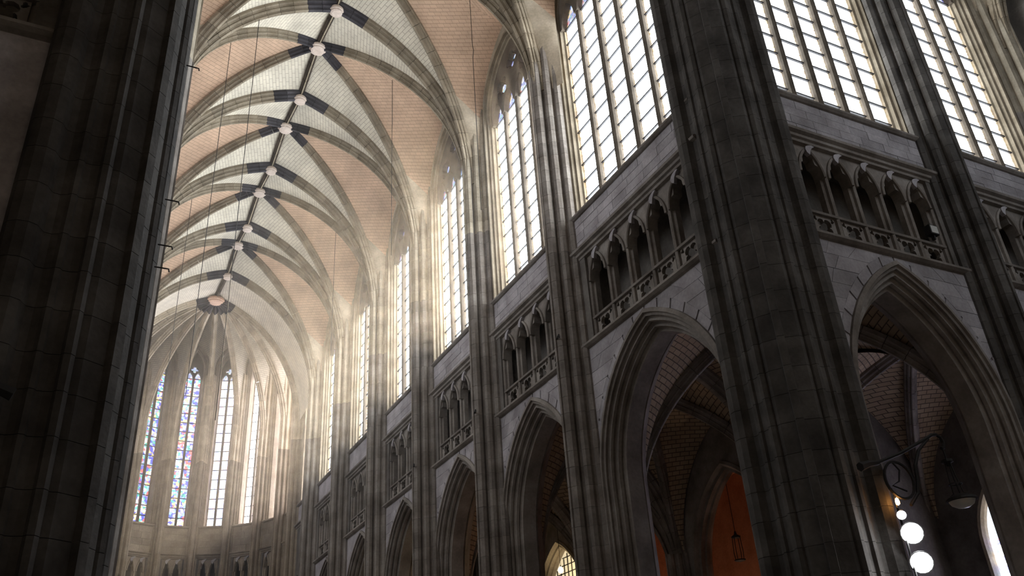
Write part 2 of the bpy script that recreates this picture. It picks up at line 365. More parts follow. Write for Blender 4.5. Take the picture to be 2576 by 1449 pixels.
def window(label, loc, rz, nl, pitch, zsill, zspr, rise, gmat, depth=0.45, panes=True, row=0.74, mw=0.24, clean='rib', heads=True):
    """a traceried window in its wall opening; local x = depth into the wall"""
    WIN_N[0] += 1
    R = root('window_%d' % WIN_N[0], label, None, loc, rz, 'structure')
    hw = nl*pitch/2
    W = arch(hw, rise, zspr, 12)
    z0 = zsill+0.08
    # frame with rolls
    path = [(-hw, z0)]+W+[(hw, z0)]
    fr = [(0.30, 0.02), (0.26, -0.06), (0.20, -0.04), (0.20, 0.1), (0.12, 0.12), (0.10, 0.22), (0.02, 0.24), (0.0, depth-0.1), (-0.07, depth-0.06), (-0.07, depth+0.1), (0.3, depth+0.12)]
    sweep2d(path, fr).put('window_frame', M[clean], R)
    # mullions
    zm = zspr-0.55
    mp = [(-mw/2*0.8, depth-0.13), (-mw/2*.3, depth-.17), (mw/2*.3, depth-.17), (mw/2*0.8, depth-0.13), (mw/2, depth-0.05), (mw/2, depth+0.02), (mw/2*.8, depth+.1), (-mw/2*.8, depth+.1), (-mw/2, depth+0.02), (-mw/2, depth-0.05)]
    mpx = [(b, a) for a, b in mp]
    for i in range(1, nl):
        y = -hw+i*pitch
        big = 1.15 if (nl % 2 == 0 and i == nl//2) or nl == 5 and i in (2, 3) else 1.0
        extrude_z([(b, a*big) for b, a in mpx], z0, zm+0.35).put('mullion', M['mull'], R, loc=(0, y, 0))
    # tracery plate
    hrise = pitch*0.85
    bottom = []
    for i in reversed(range(nl)):
        cy = -hw+(i+0.5)*pitch
        a = arch(pitch/2-mw*0.5, hrise, zm, 6)
        bottom += [(cy+y, z) for y, z in reversed(a)]
    top = arch(hw, rise, zspr, 12)
    outer = [(-hw, zm)]+top+[(hw, zm)]
    pts = outer[:-1]+[(hw, zm)]+bottom+[(-hw, zm)]
    clean_pts = []
    for p in pts:
        if not clean_pts or math.hypot(p[0]-clean_pts[-1][0], p[1]-clean_pts[-1][1]) > 1e-4: clean_pts.append(p)
    if math.hypot(clean_pts[0][0]-clean_pts[-1][0], clean_pts[0][1]-clean_pts[-1][1]) < 1e-4: clean_pts.pop()
    zh = zm+hrise
    zap = zspr+rise
    holes = []
    if nl >= 4:
        q = pitch*0.52
        holes = [foil(-pitch*0.95, zh+0.45, q*0.92, 4, 7, pi/4), foil(pitch*0.95, zh+0.45, q*0.92, 4, 7, pi/4), foil(0, zh+0.38+q*1.45, q*0.85, 4, 7, 0)]
    else:
        holes = [foil(0, zh+0.22, min(0.30, (zap-zh)*0.28), 4, 6, 0)]
    if heads: plate(clean_pts, holes, depth-0.2, depth+0.08).put('tracery', M['mull'], R)
    # head glass
    hg = [(y*0.985, z) for y, z in outer]
    hv = [(depth+0.05, y, z) for y, z in hg]
    put('tracery_glass', mesh('tracery_glass', hv, [tuple(range(len(hv)))], M['gH'], uvs=[(y, z) for _, y, z in hv]), R)
    # panes + saddle bars
    nrow = max(1, round((zm-z0)/row)) if panes else 1
    ph = (zm-z0)/nrow
    pw = pitch-mw*0.8
    def mkp():
        g = 0.012
        vs = [(0, -pw/2, g), (0, pw/2, g), (0, pw/2, ph-g), (0, -pw/2, ph-g), (0.012, -pw/2, g), (0.012, pw/2, g), (0.012, pw/2, ph-g), (0.012, -pw/2, ph-g)]
        uvs = [(v[1]/pw*0.86, v[2]) for v in vs]
        return mesh('pane', vs, [(0, 3, 2, 1), (4, 5, 6, 7)], M[gmat] if isinstance(gmat, str) else gmat, uvs=uvs)
    pm = mkp()
    for i in range(nl):
        for r in range(nrow):
            put('pane', pm, R, loc=(depth+0.03, -hw+(i+0.5)*pitch, z0+r*ph))
    if panes:
        bm_ = shared(('bar', round(hw, 3), depth), lambda: MB().box(depth-0.04, depth+0.02, -hw, hw, -0.026, 0.026).mesh('saddle_bar', M['lead']))
        for r in range(1, nrow+1): put('saddle_bar', bm_, R, loc=(0, 0, z0+r*ph))
    return R

def wall_bay(name, label, loc, rz, hw, arc, ntrif, tpitch, win, detail=True, arcade=True, mats=('grim', 'ashlar'), co=(Z_CO0, Z_CO1), zs=Z_SILL, trif_hw=None, ztop=33.5):
    """one bay of the three-storey elevation; local x grows into the wall, y runs along it.
    arc=(half span, springing, apex of hood); win=(nlights,pitch,zspr,rise)"""
    R = root(name, label, None, loc, rz, 'structure')
    g, a_ = M[mats[0]], M[mats[1]]
    T = 1.47
    # ---- arcade storey
    if arcade:
        s, z1, za = arc
        A = arch(s, za-z1, z1, 14)
        A45 = arch(s, za-z1, z1, 14)
        pts = [(-hw, 0), (-s, 0)]+A+[(s, 0), (hw, 0), (hw, Z_STR0), (-hw, Z_STR0)]
        plate(pts, [], 0.03, T).put('wall_body', a_, R)
        sweep2d([(-s, 0)]+A+[(s, 0)], ARCH_PROF).put('arch_moulding', M['grim'], R)
        c = ((za-z1)**2-s*s)/(2*s); r = s+c
        if detail:
            # voussoirs
            ro = 0.42; nv = 9
            pin = math.acos(c/(r+0.15)); pout = math.acos(c/(r+ro))
            for sgn in (-1, 1):
                for i in range(nv):
                    f0, f1 = i/nv+0.006, (i+1)/nv-0.006
                    q = []
                    for rr, pmx in ((r+0.15, pin), (r+ro, pout)):
                        for f in (f0, f1):
                            q.append((sgn*(rr*cos(pmx*f)-c), z1+rr*sin(pmx*f)))
                    q = [q[0], q[1], q[3], q[2]]
                    vs = [(0.0, y, z) for y, z in q]+[(0.045, y, z) for y, z in q]
                    put('voussoir', mesh('voussoir', vs, [(0, 1, 2, 3), (0, 4, 5, 1), (1, 5, 6, 2), (2, 6, 7, 3), (3, 7, 4, 0)], a_), R)
            def cut(z):
                if z <= z1: return s+ro
                d = (r+ro)**2-(z-z1)**2
                return max(0, sqrt(d)-c) if d > 0 else 0
            stone_rows(R, -hw+0.3, hw-0.3, 7.4, Z_STR0, 13, 0.95, a_, cut)
    else:
        MB().box(0.02, T, -hw, hw, 0, Z_STR0).put('wall_body', g, R)
    # string course
    sp = [(0.06, Z_STR0-0.05), (-0.08, Z_STR0), (-0.16, Z_STR0+0.06), (-0.16, Z_STR0+0.13), (-0.04, Z_STR1), (0.3, Z_STR1)]
    def bar(prof, y0, y1):
        k = len(prof); vs = [(x, y0, z) for x, z in prof]+[(x, y1, z) for x, z in prof]
        return MB().add(vs, [(i, (i+1) % k, (i+1) % k+k, i+k) for i in range(k)]+[tuple(range(k-1, -1, -1)), tuple(range(k, 2*k))])
    bar(sp, -hw+.2, hw-.2).put('string_course', g, R)
    # ---- triforium
    th = ntrif*tpitch/2
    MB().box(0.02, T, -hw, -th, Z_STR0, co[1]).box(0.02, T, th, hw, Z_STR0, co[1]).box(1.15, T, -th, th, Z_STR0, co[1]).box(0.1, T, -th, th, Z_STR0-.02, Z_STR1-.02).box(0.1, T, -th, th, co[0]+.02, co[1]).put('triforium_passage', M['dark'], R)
    zsp = co[0]-0.95
    hp = tpitch*0.5
    ohw = hp-0.13
    ca = cusp_arch(ohw, zsp, 0.80)
    hb = shared(('thead', round(tpitch, 3), co[0]), lambda: plate([(-hp, zsp-0.0), (-ohw, zsp)]+ca[1:-1]+[(ohw, zsp), (hp, zsp), (hp, co[0]+.01), (-hp, co[0]+.01)], [], 0.12, 0.42).mesh('arch_head', g))
    hm = shared(('thood', round(tpitch, 3), co[0]), lambda: sweep2d(arch(ohw+0.03, 0.86, zsp, 8), [(0.05, 0.13), (0.05, 0.06), (0.0, 0.03), (-0.03, 0.06), (-0.03, 0.14)]).mesh('head_moulding', g))
    def leafm():
        mb = MB()
        p = [(-.02, 0), (.05, .05), (.08, .13), (.05, .20), (-.02, .24), (-.12, .27), (-.20, .25), (-.12, .2), (-.06, .12)]
        return mb.add([(0.0, y, z) for y, z in p]+[(0.09, y*.8, z*.9) for y, z in p], [tuple(range(9)), tuple(range(17, 8, -1))]+[(i, i+9, (i+1) % 9+9, (i+1) % 9) for i in range(9)]).mesh('carved_leaf', M['ashlar'])
    lf = shared('leaf', leafm)
    if not detail: lf = None
    colp = [(0.08, 0), (0.12, 0.06), (0.2, 0.07), (0.24, 0.13), (0.42, 0.13), (0.42, -0.13), (0.24, -0.13), (0.2, -0.07), (0.12, -0.06)]
    cm_ = shared(('col', co[0]), lambda: extrude_z(colp, Z_STR1-.02, zsp+.01).mesh('colonnette', g))
    qr = 0.235*min(1.0, tpitch/1.1)
    zq = (Z_STR1+Z_RAIL-.1)/2
    hb2 = hp-0.13
    bal = shared(('bal', round(tpitch, 3)), lambda: plate([(-hb2, Z_STR1-.01), (hb2, Z_STR1-.01), (hb2, Z_RAIL-.1), (-hb2, Z_RAIL-.1)],
          [foil(0, zq, 0.30, 4, 7, pi/4)]+[foil(sy*(hb2-.08), zq+sz*0.23, 0.085, 3, 5, atan2(-sz, -sy)) for sy in (-1, 1) for sz in (-1, 1)], 0.16, 0.28).mesh('balustrade_panel', g))
    for i in range(ntrif):
        y = -th+(i+.5)*tpitch
        put('arch_head', hb, R, loc=(0, y, 0)); put('head_moulding', hm, R, loc=(0, y, 0))
        put('balustrade_panel', bal, R, loc=(0, y, 0))
        if lf:
            put('carved_leaf', lf, R, mtx=Matrix.Translation((0.0, y+0.02, zsp+0.60)) @ Matrix.Scale(1.35, 4))
    for i in range(ntrif+1): put('colonnette', cm_, R, loc=(0, -th+i*tpitch, 0))
    bar([(0.08, Z_RAIL-.1), (0.36, Z_RAIL-.1), (0.36, Z_RAIL-.02), (0.3, Z_RAIL), (0.12, Z_RAIL), (0.06, Z_RAIL-.04)], -th, th).put('handrail', g, R)
    # cornice
    cp = [(0.12, co[0]), (0.0, co[0]+.02), (-0.02, co[0]+.09), (-0.09, co[0]+.12), (-0.10, co[0]+.2), (-0.2, co[0]+.25), (-0.22, co[1]-.04), (-0.16, co[1]), (0.06, co[1]+.05)]
    bar(cp, -hw+.18, hw-.18).put('cornice', g, R)
    # ---- blind strip and clerestory wall
    nl, wp, zspr, rise, depth = win
    wh = nl*wp/2+0.28
    z0 = zs+.04
    A = arch(wh, rise+0.3, zspr, 14)
    outer = [(-hw, co[1]-.02), (hw, co[1]-.02), (hw, ztop), (-hw, ztop)]
    hole = [(-wh, z0)]+A+[(wh, z0)]
    lower = [(-hw, co[1]-.02), (hw, co[1]-.02), (hw, z0), (-hw, z0)]
    plate(lower, [], 0.03, depth+.5).put('wall_body', a_, R)
    plate([(-hw, z0), (-wh, z0)]+A+[(wh, z0), (hw, z0), (hw, ztop), (-hw, ztop)], [], 0.0, depth+.12).put('clerestory_wall', M['pierup'] if mats[0] != 'apse' else M['apse'], R)
    bar([(0.02, zs-.12), (-0.06, zs-.1), (-0.13, zs-.04), (-0.13, zs+.02), (0.0, zs+.08), (depth+.1, zs+.1), (depth+.1, zs-.12)], -hw+.2, hw-.2).put('window_sill', g, R)
    if detail:
        stone_rows(R, -hw+.25, hw-.25, co[1]+.03, zs-.1, 4, 0.85, a_, x=(0.0, 0.04))
    return R
# ------------------------------------------------------------------ piers
RESP_H = [(.66, -.08), (.66, .07), (.58, .15), (.48, .13), (.44, .19), (.48, .29), (.44, .40), (.34, .45), (.25, .41), (.20, .47), (.25, .57), (.23, .69), (.13, .76), (.05, .78), (.05, .83)]
RESP = [(-d, y) for y, d in RESP_H]+[(-d, -y) for y, d in reversed(RESP_H)]          # local: -x is out of the wall
PIER_H = [(0.0, 1.40), (.085, 1.40), (.095, 1.27), (.42, 1.20), (.50, 1.12), (.54, 1.16), (.63, 1.17), (.69, 1.10), (.67, 1.02), (.73, .92), (.80, .86), (.86, .88), (.92, .84), (.92, .76), (.96, .66),
          (1.05, .60), (1.12, .62), (1.22, .66), (1.36, .62), (1.46, .50), (1.49, .36), (1.44, .22), (1.34, .14), (1.31, .04), (1.36, -.1), (1.34, -.5), (1.1, -.95), (.6, -1.2)]
PIER = [(u, v) for u, v in PIER_H]+[(-u, v) for u, v in reversed(PIER_H[1:])]
def courses(R, prof, zlo, zhi, h, low, high, zsplit=Z_CLEAN, joint=0.010, core=0.97):
    """a pier as separate stone courses with open joints round a solid core"""
    extrude_z([(x*core, y*core) for x, y in prof], zlo, zhi).put('pier_core', M['dark'], R)
    z = zlo; k = 0
    while z < zhi-0.05:
        hh = h*[1.0, 0.92, 1.1, 1.0, 0.86, 1.06][k % 6]
        z1 = min(z+hh, zhi)
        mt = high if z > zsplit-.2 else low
        me = shared(('course', id(prof), round(z1-z, 3), mt), lambda: extrude_z(prof, 0, z1-z-joint).mesh('stone_course', M[mt]))
        put('stone_course', me, R, loc=(0, 0, z)); z = z1; k += 1
def crossing_pier(label, x, y, rz):
    R = root('crossing_pier', label, 'pier', (x, y, 0), rz)
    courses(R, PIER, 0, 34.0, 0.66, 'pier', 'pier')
    return R
def respond(label, loc, rz, ztop=30.2, split=True, low='grim', high='pierup', prof=RESP, zc=Z_CLEAN, group=None):
    R = root('wall_pier', label, 'pier', loc, rz, group=group)
    if split: courses(R, prof, 0, ztop, 0.58, low, high, zc)
    else:
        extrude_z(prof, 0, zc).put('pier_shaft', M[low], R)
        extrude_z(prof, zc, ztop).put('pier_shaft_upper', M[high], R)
    return R
# ------------------------------------------------------------------ vaults
def prof_rib(w, d):
    h = [(.5*w, 0.0), (.5*w, .30*d), (.42*w, .40*d), (.36*w, .38*d), (.30*w, .52*d), (.34*w, .62*d), (.28*w, .72*d), (.16*w, .72*d), (.12*w, .86*d), (.14*w, .95*d), (.08*w, d)]
    return [(b, a) for b, a in h]+[(-b, a) for b, a in reversed(h)]      # (binormal, from web towards the room)
def rib_stones(R, pts, B, prof, nst, mat, darklen, name='rib_stone', dark='ribdark', depth=0.4):
    """cut the planar curve pts (soffit line, spring to crown) into voussoirs"""
    P = [Vector(p) for p in pts]; B = Vector(B).normalized()
    cl = [0]
    for i in range(1, len(P)): cl.append(cl[-1]+(P[i]-P[i-1]).length)
    Lt = cl[-1]
    def at(s):
        s = max(0, min(Lt, s))
        for i in range(1, len(P)):
            if s <= cl[i]+1e-9:
                t = (s-cl[i-1])/(cl[i]-cl[i-1]); p = P[i-1].lerp(P[i], t)
                d0 = (P[i]-P[i-1]).normalized()
                return p, d0
        return P[-1], (P[-1]-P[-2]).normalized()
    def tangent(s):
        a, _ = at(s-0.12); b, _ = at(s+0.12)
        return (b-a).normalized()
    main = Lt-darklen
    cuts = [main*i/nst for i in range(nst+1)]
    nd = 2 if darklen > 0.8 else (1 if darklen > 0 else 0)
    segs = [(cuts[i], cuts[i+1], mat, name) for i in range(nst)]+[(main+darklen*i/nd, main+darklen*(i+1)/nd, dark, 'dark_'+name) for i in range(nd)]
    k = len(prof)
    for s0, s1, mt, nm in segs:
        j = 0.008
        vs = []; fs = []
        ss = [s0+j, (s0+s1)/2, s1-j]
        for s in ss:
            p, _ = at(s); t = tangent(s); Nn = B.cross(t).normalized()
            if Nn.z > 0: Nn = -Nn
            for b, a in prof: vs.append(p+B*b+Nn*(a-depth))
        for i in range(2):
            for q in range(k):
                r = (q+1) % k; fs.append((i*k+q, (i+1)*k+q, (i+1)*k+r, i*k+r))
        fs += [tuple(range(k-1, -1, -1)), tuple(range(2*k, 3*k))]
        put(nm, mesh(nm, vs, fs, M[mt]), R)
def arc_pts(x0, x1, zs, za, n, c_rel=0.43, off=0.0):
    """quarter pointed arc: list of (fraction to crown, z) -> returns (q,z), q from x0 (spring) to x1 (crown)"""
    s = abs(x0-x1); rise = za-zs
    c = (rise*rise-s*s)/(2*s); r = s+c+off
    pm = math.acos(max(-1, min(1, c/r)))
    return [((r*cos(pm*i/n)-c)/s, zs+r*sin(pm*i/n)) for i in range(n+1)]
def web(R, name, A, Bc, mat, bulge=0.12, nx=6, lowmat=None, low=0.0):
    """ruled masonry cell between two space curves"""
    n = len(A); vs = []; fs = []; uvs = []; mi = []
    va = 0; vb = 0
    for i in range(n):
        if i: va += (A[i]-A[i-1]).length; vb += (Bc[i]-Bc[i-1]).length
        ln = (Bc[i]-A[i]).length
        for j in range(nx+1):
            t = j/nx; p = A[i].lerp(Bc[i], t); p = p+Vector((0, 0, bulge*4*t*(1-t)*min(1, ln/3)))
            vs.append(p); uvs.append((t*ln, va*(1-t)+vb*t))
    for i in range(n-1):
        for j in range(nx):
            fs.append((i*(nx+1)+j, i*(nx+1)+j+1, (i+1)*(nx+1)+j+1, (i+1)*(nx+1)+j))
            mi.append(1 if (lowmat and (i+.5)/(n-1) < low) else 0)
    put(name, mesh(name, vs, fs, mat, uvs=uvs, smooth=True, mats=[mat]+([lowmat] if lowmat else []), midx=mi), R)
PT = prof_rib(0.62, 0.46); PD = prof_rib(0.44, 0.44); PR = prof_rib(0.30, 0.30)
def transverse(R, y, S, zs, za, nst=14, mat='rib', dark=1.35, wx=PT, depth=0.40):
    pts = arc_pts(S, 0, zs, za, 40)
    for sg in (-1, 1):
        rib_stones(R, [(sg*q*S, y, z) for q, z in pts], (0, 1, 0), wx, nst, mat, dark, depth=depth)
def vault_bay(R, y0, y1, S, wallx, zs, za, zc, zwall, zwspr, mats=('webc', 'webt', 'clean'), nst=14, mat='rib', dark=1.35, rib=PD, ridge=True, sides=(-1, 1), inset=0.55):
    yc = (y0+y1)/2; n = 26
    T = arc_pts(S, 0, zs, za, n, off=0.30)
    mid = Vector((0, yc, zc))
    for sg in sides:
        for y, yy in ((y0, 1), (y1, -1)):
            D = arc_pts(S, 0, zs, zc, n, off=0.30)
            Ds = arc_pts(S, 0, zs, zc, 44)
            ys = y+yy*0.12
            L_ = math.hypot(S, yc-ys)
            hdir = Vector((-sg*S, yc-ys, 0))/L_
            B = hdir.cross(Vector((0, 0, 1)))
            rib_stones(R, [(sg*S*q, ys+(yc-ys)*(1-q), z) for q, z in Ds], B, rib, nst+2, mat, dark)
            dw = [Vector((sg*S*q, ys+(yc-ys)*(1-q), z)) for q, z in D]
            tw = [Vector((sg*S*q, y, z)) for q, z in T]
            web(R, 'vault_web', tw, dw, M[mats[0]])
            # lateral cell down to the wall rib
            wl = []
            ya = y+yy*inset
            h = (yc-ya); k0 = 0.42
            ap = arc_pts(abs(h), 0, zwspr, zwall, n)
            for i in range(n+1):
                s = i/n
                if s < k0: wl.append(Vector((sg*wallx, ya, zs+(zwspr-zs)*s/k0)))
                else:
                    t = (s-k0)/(1-k0)*n; a = int(min(n-1, t)); f = t-a
                    q = ap[a][0]*(1-f)+ap[a+1][0]*f; z = ap[a][1]*(1-f)+ap[a+1][1]*f
                    wl.append(Vector((sg*wallx, yc-h*q, z)))
            web(R, 'vault_web', dw, wl, M[mats[1]], bulge=0.05, lowmat=M[mats[2]] if mats[2] else None, low=k0)
    if ridge:
        for ya, za_, yb, zb in ((y0, za, yc, zc), (y1, za, yc, zc)):
            p0 = Vector((0, ya, za_+.12)); p1 = Vector((0, yb, zb+.12)); mm = 3
            for i in range(mm):
                a = p0.lerp(p1, i/mm+.004); b = p0.lerp(p1, (i+1)/mm-.004)
                rib_stones(R, [a, b], (1, 0, 0), PR, 1, 'ridge', 0, name='ridge_rib', depth=0.28)
                ln = MB().box(-.022, .022, 0, 1, -.03, 0.0)
                d = b-a
                vs = [Vector((v[0], 0, v[2])) + a + d*v[1] for v in ln.v]
                put('ridge_line', mesh('ridge_line', vs, ln.f, M['gilt']), R)
def boss(R, loc, r, mat='key', h=0.34):
    m = shared(('boss', r, mat), lambda: lathe([(0, -h*.5), (r*.55, -h*.48), (r*.8, -h*.38), (r*.86, -h*.2), (r, -h*.12), (r, h*.2), (r*.8, h*.5), (0, h*.5)], 20).mesh('keystone', M[mat]))
    put('keystone', m, R, loc=loc)
# ================================================================== BUILD: setting
PITCH = 6.4
TY = [21.45+PITCH*i for i in range(6)]                      # transverse arches
BAYS = [(17.72, 3.73)]+[(TY[i]+PITCH/2, 3.2) for i in range(5)]
MB().box(-24, 24, -12, 70, -0.3, 0.0).put('floor', M['floor'])
bpy.data.objects['floor']['kind'] = 'structure'
WIN_REG = (4, 1.1, 27.1, 2.75, 0.45); WIN_B1 = (5, 1.15, 27.1, 3.0, 0.45); WIN_T1 = (5, 1.07, 27.1, 2.9, 0.45)
ARC_REG = (2.7, 8.6, 12.66); ARC_B1 = (3.0, 8.6, 12.69); ARC_T1 = (2.72, 8.4, 12.66)
place = ['beside the crossing pier', 'second from the crossing', 'third from the crossing', 'fourth from the crossing', 'fifth from the crossing', 'last before the apse']
for i, (yc, hw) in enumerate(BAYS):
    b1 = i == 0
    arc, wn = (ARC_B1, WIN_B1) if b1 else (ARC_REG, WIN_REG)
    nt, tp = (5, 1.1) if b1 else (4, 1.13)
    wall_bay('wall_south', 'right-hand choir wall bay %s, with pointed arch and triforium gallery' % place[i], (W_FACE, yc, 0), 0, hw, arc, nt, tp, wn, detail=i < 4)
    window('tall right-hand clerestory window %s, %s lights of blown-out white glass' % (place[i], 'five' if b1 else 'four'), (W_FACE, yc, 0), 0, wn[0], wn[1], Z_SILL, wn[2], wn[3], 'gS', wn[4])
    wall_bay('wall_north', 'left-hand choir wall bay %s, hidden behind the dark left pier' % place[i], (-W_FACE, yc, 0), pi, hw, arc, nt, tp, wn, detail=False)
    window('left-hand clerestory window %s, hidden behind the dark left pier' % place[i], (-W_FACE, yc, 0), pi, wn[0], wn[1], Z_SILL, wn[2], wn[3], 'gN', wn[4], panes=False)
# half bay before the apse
AYC = 58.2
for sg, nm, sd_ in ((1, 'wall_south', 'right'), (-1, 'wall_north', 'left')):
    wall_bay(nm, 'short %s-hand wall bay where choir meets the rounded apse' % sd_, (sg*W_FACE, (TY[5]+AYC)/2, 0), 0 if sg > 0 else pi, (AYC-TY[5])/2, ARC_REG, 2, 1.0, (2, 1.05, 25.2, 1.6, 0.45), detail=False, arcade=False)
    window('narrow %s-hand two-light window where choir meets the apse' % sd_, (sg*W_FACE, (TY[5]+AYC)/2, 0), 0 if sg > 0 else pi, 2, 1.05, Z_SILL, 25.2, 1.6, 'gA3' if sg > 0 else 'gN', 0.45, panes=sg > 0)
# transept, east side
TRC = [(11.63, 3.5, ARC_T1, WIN_T1, 5, 1.05), (18.3, 3.2, ARC_REG, WIN_REG, 4, 1.13)]
for i, (xc, hw, arc, wn, nt, tp) in enumerate(TRC):
    wall_bay('wall_transept', ['transept wall bay right of the dark crossing pier, pointed arch below', 'transept wall bay at the far right edge of the picture'][i], (xc, 13.0, 0), pi/2, hw, arc, nt, tp, wn, detail=True)
    window(['five-light transept window right of the dark crossing pier', 'transept window at the far right with sunlit tan mullions'][i], (xc, 13.0, 0), pi/2, wn[0], wn[1], Z_SILL, wn[2], wn[3], 'gT', wn[4])
wall_bay('wall_transept', 'north transept wall bay at the top left corner, almost black', (-11.63, 13.0, 0), pi/2, 3.5, ARC_T1, 5, 1.05, WIN_T1, detail=False)
window('north transept window beyond the dark left pier', (-11.63, 13.0, 0), pi/2, 5, 1.07, Z_SILL, 27.1, 2.9, 'gN', 0.45, panes=False)
for i, (xc, hw, arc, wn, nt, tp) in enumerate(TRC):
    wall_bay('wall_west', ['transept wall bay behind the camera, nearest the crossing', 'transept wall bay behind the camera, farther south'][i], (xc, -0.5, 0), -pi/2, hw, arc, nt, tp, wn, detail=False, arcade=False)
    window(['transept window behind the camera, nearest the crossing', 'transept window behind the camera, farther south'][i], (xc, -0.5, 0), -pi/2, wn[0], wn[1], Z_SILL, wn[2], wn[3], 'gW', wn[4], panes=False)
# apse: nine facets
def AP(a, k=1.0): return Vector((6.85*k*sin(radians(a)), AYC+7.1*k*cos(radians(a)), 0))
A_CO = (15.62, 15.95)
for j in range(9):
    a0, a1 = -90+20*j, -70+20*j
    p0, p1 = AP(a0), AP(a1); mid_ = (p0+p1)/2; ch = (p1-p0); hw = ch.length/2
    nrm = Vector((-ch.y, ch.x, 0)).normalized()
    if nrm.dot(mid_-Vector((0, AYC, 0))) < 0: nrm = -nrm
    rz = atan2(nrm.y, nrm.x)
    o = ORD[j]
    wall_bay('wall_apse', '%s facet of the rounded apse wall counted from the left' % o, (mid_.x, mid_.y, 0), rz, hw, None, 2, 0.66, (2, 0.60, 30.0, 1.4, 0.85), detail=2 <= j <= 7, arcade=False, mats=('apse', 'apse'), co=A_CO, zs=17.85)
    gm = ['gA0', 'gA0', 'gA0', 'gA0', 'gA1', 'gA2', 'gA3', 'gA3', 'gA3'][j]
    window('%s two-light stained glass window of the apse counted from the left' % o, (mid_.x, mid_.y, 0), rz, 2, 0.60, 17.85, 30.0, 1.4, gm, 0.85, panes=2 <= j <= 7, row=0.72, mw=0.15, clean='apse')
# blind tracery panels on the deep window reveals of the apse
def tracery_panel(par, y, sgn):
    hgt = 3.4; zb = 27.3
    pan = plate([(0.06, zb), (0.80, zb), (0.80, zb+hgt-.5), (0.62, zb+hgt-.15), (0.43, zb+hgt), (0.24, zb+hgt-.15), (0.06, zb+hgt-.5)],
                [foil(0.43, zb+hgt-.62, .24, 4, 6, pi/4)]+[foil(0.26+.34*q, zb+hgt-1.12-.0*q, .14, 3, 5, -pi/2) for q in (0, 1)]+[foil(0.43, zb+hgt-1.55, .2, 4, 6, 0)]+[[(0.14+.34*q, zb+.1), (0.38+.34*q, zb+.1), (0.38+.34*q, zb+1.25), (0.26+.34*q, zb+1.5), (0.14+.34*q, zb+1.25)] for q in (0, 1)], 0.0, 0.10)
    # plate is in (depth=thickness, y, z): turn it onto the reveal
    vs = [(v[1], y+sgn*v[0], v[2]) for v in pan.v]
    put('tracery_panel', mesh('tracery_panel', vs, pan.f, M['apse']), par)
for o in [q for q in bpy.data.objects if q.name.startswith('wall_apse')]:
    for sgn in (-1, 1): tracery_panel(o, -sgn*0.865, sgn)
# ------------------------------------------------------------------ piers
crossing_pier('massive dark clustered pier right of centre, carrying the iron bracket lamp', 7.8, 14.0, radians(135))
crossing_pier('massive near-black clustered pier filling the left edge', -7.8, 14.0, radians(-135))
for i, y in enumerate(TY):
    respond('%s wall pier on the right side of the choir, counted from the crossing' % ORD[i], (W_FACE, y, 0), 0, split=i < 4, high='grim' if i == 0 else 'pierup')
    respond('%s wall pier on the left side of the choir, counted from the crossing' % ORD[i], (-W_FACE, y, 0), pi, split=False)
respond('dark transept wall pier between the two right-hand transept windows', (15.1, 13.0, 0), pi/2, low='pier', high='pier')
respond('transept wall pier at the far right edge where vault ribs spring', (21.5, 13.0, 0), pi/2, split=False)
ASH = [(x*0.95, y*0.62) for x, y in RESP]
for j in range(10):
    a = -90+20*j; p = AP(a); nrm = Vector((sin(radians(a)), cos(radians(a)), 0))
    respond('%s slender shaft between the apse windows, counted from the left' % ORD[j], (p.x, p.y, 0), atan2(nrm.y, nrm.x), ztop=29.5, split=False, low='apse', high='clean', prof=ASH, zc=22.5)
# ------------------------------------------------------------------ vaults
ZS, ZA, ZCC = 23.8, 31.85, 32.45
S_ = 6.05
edges_y = [14.0]+TY
for i in range(6):
    R = root('ceiling', '%s rib-vault bay of the choir counted from the crossing' % ORD[i], None, (0, 0, 0), 0, 'structure')
    y0, y1 = edges_y[i], edges_y[i+1]
    vault_bay(R, y0, y1, S_, W_FACE+.05, ZS, ZA, ZCC, 30.7, 27.1, inset=0.6 if i else 0.9)
    transverse(R, y1, S_, ZS, ZA)
    boss(R, (0, y1, ZA-.02), 0.33); boss(R, (0, (y0+y1)/2, ZCC-.02), 0.40)
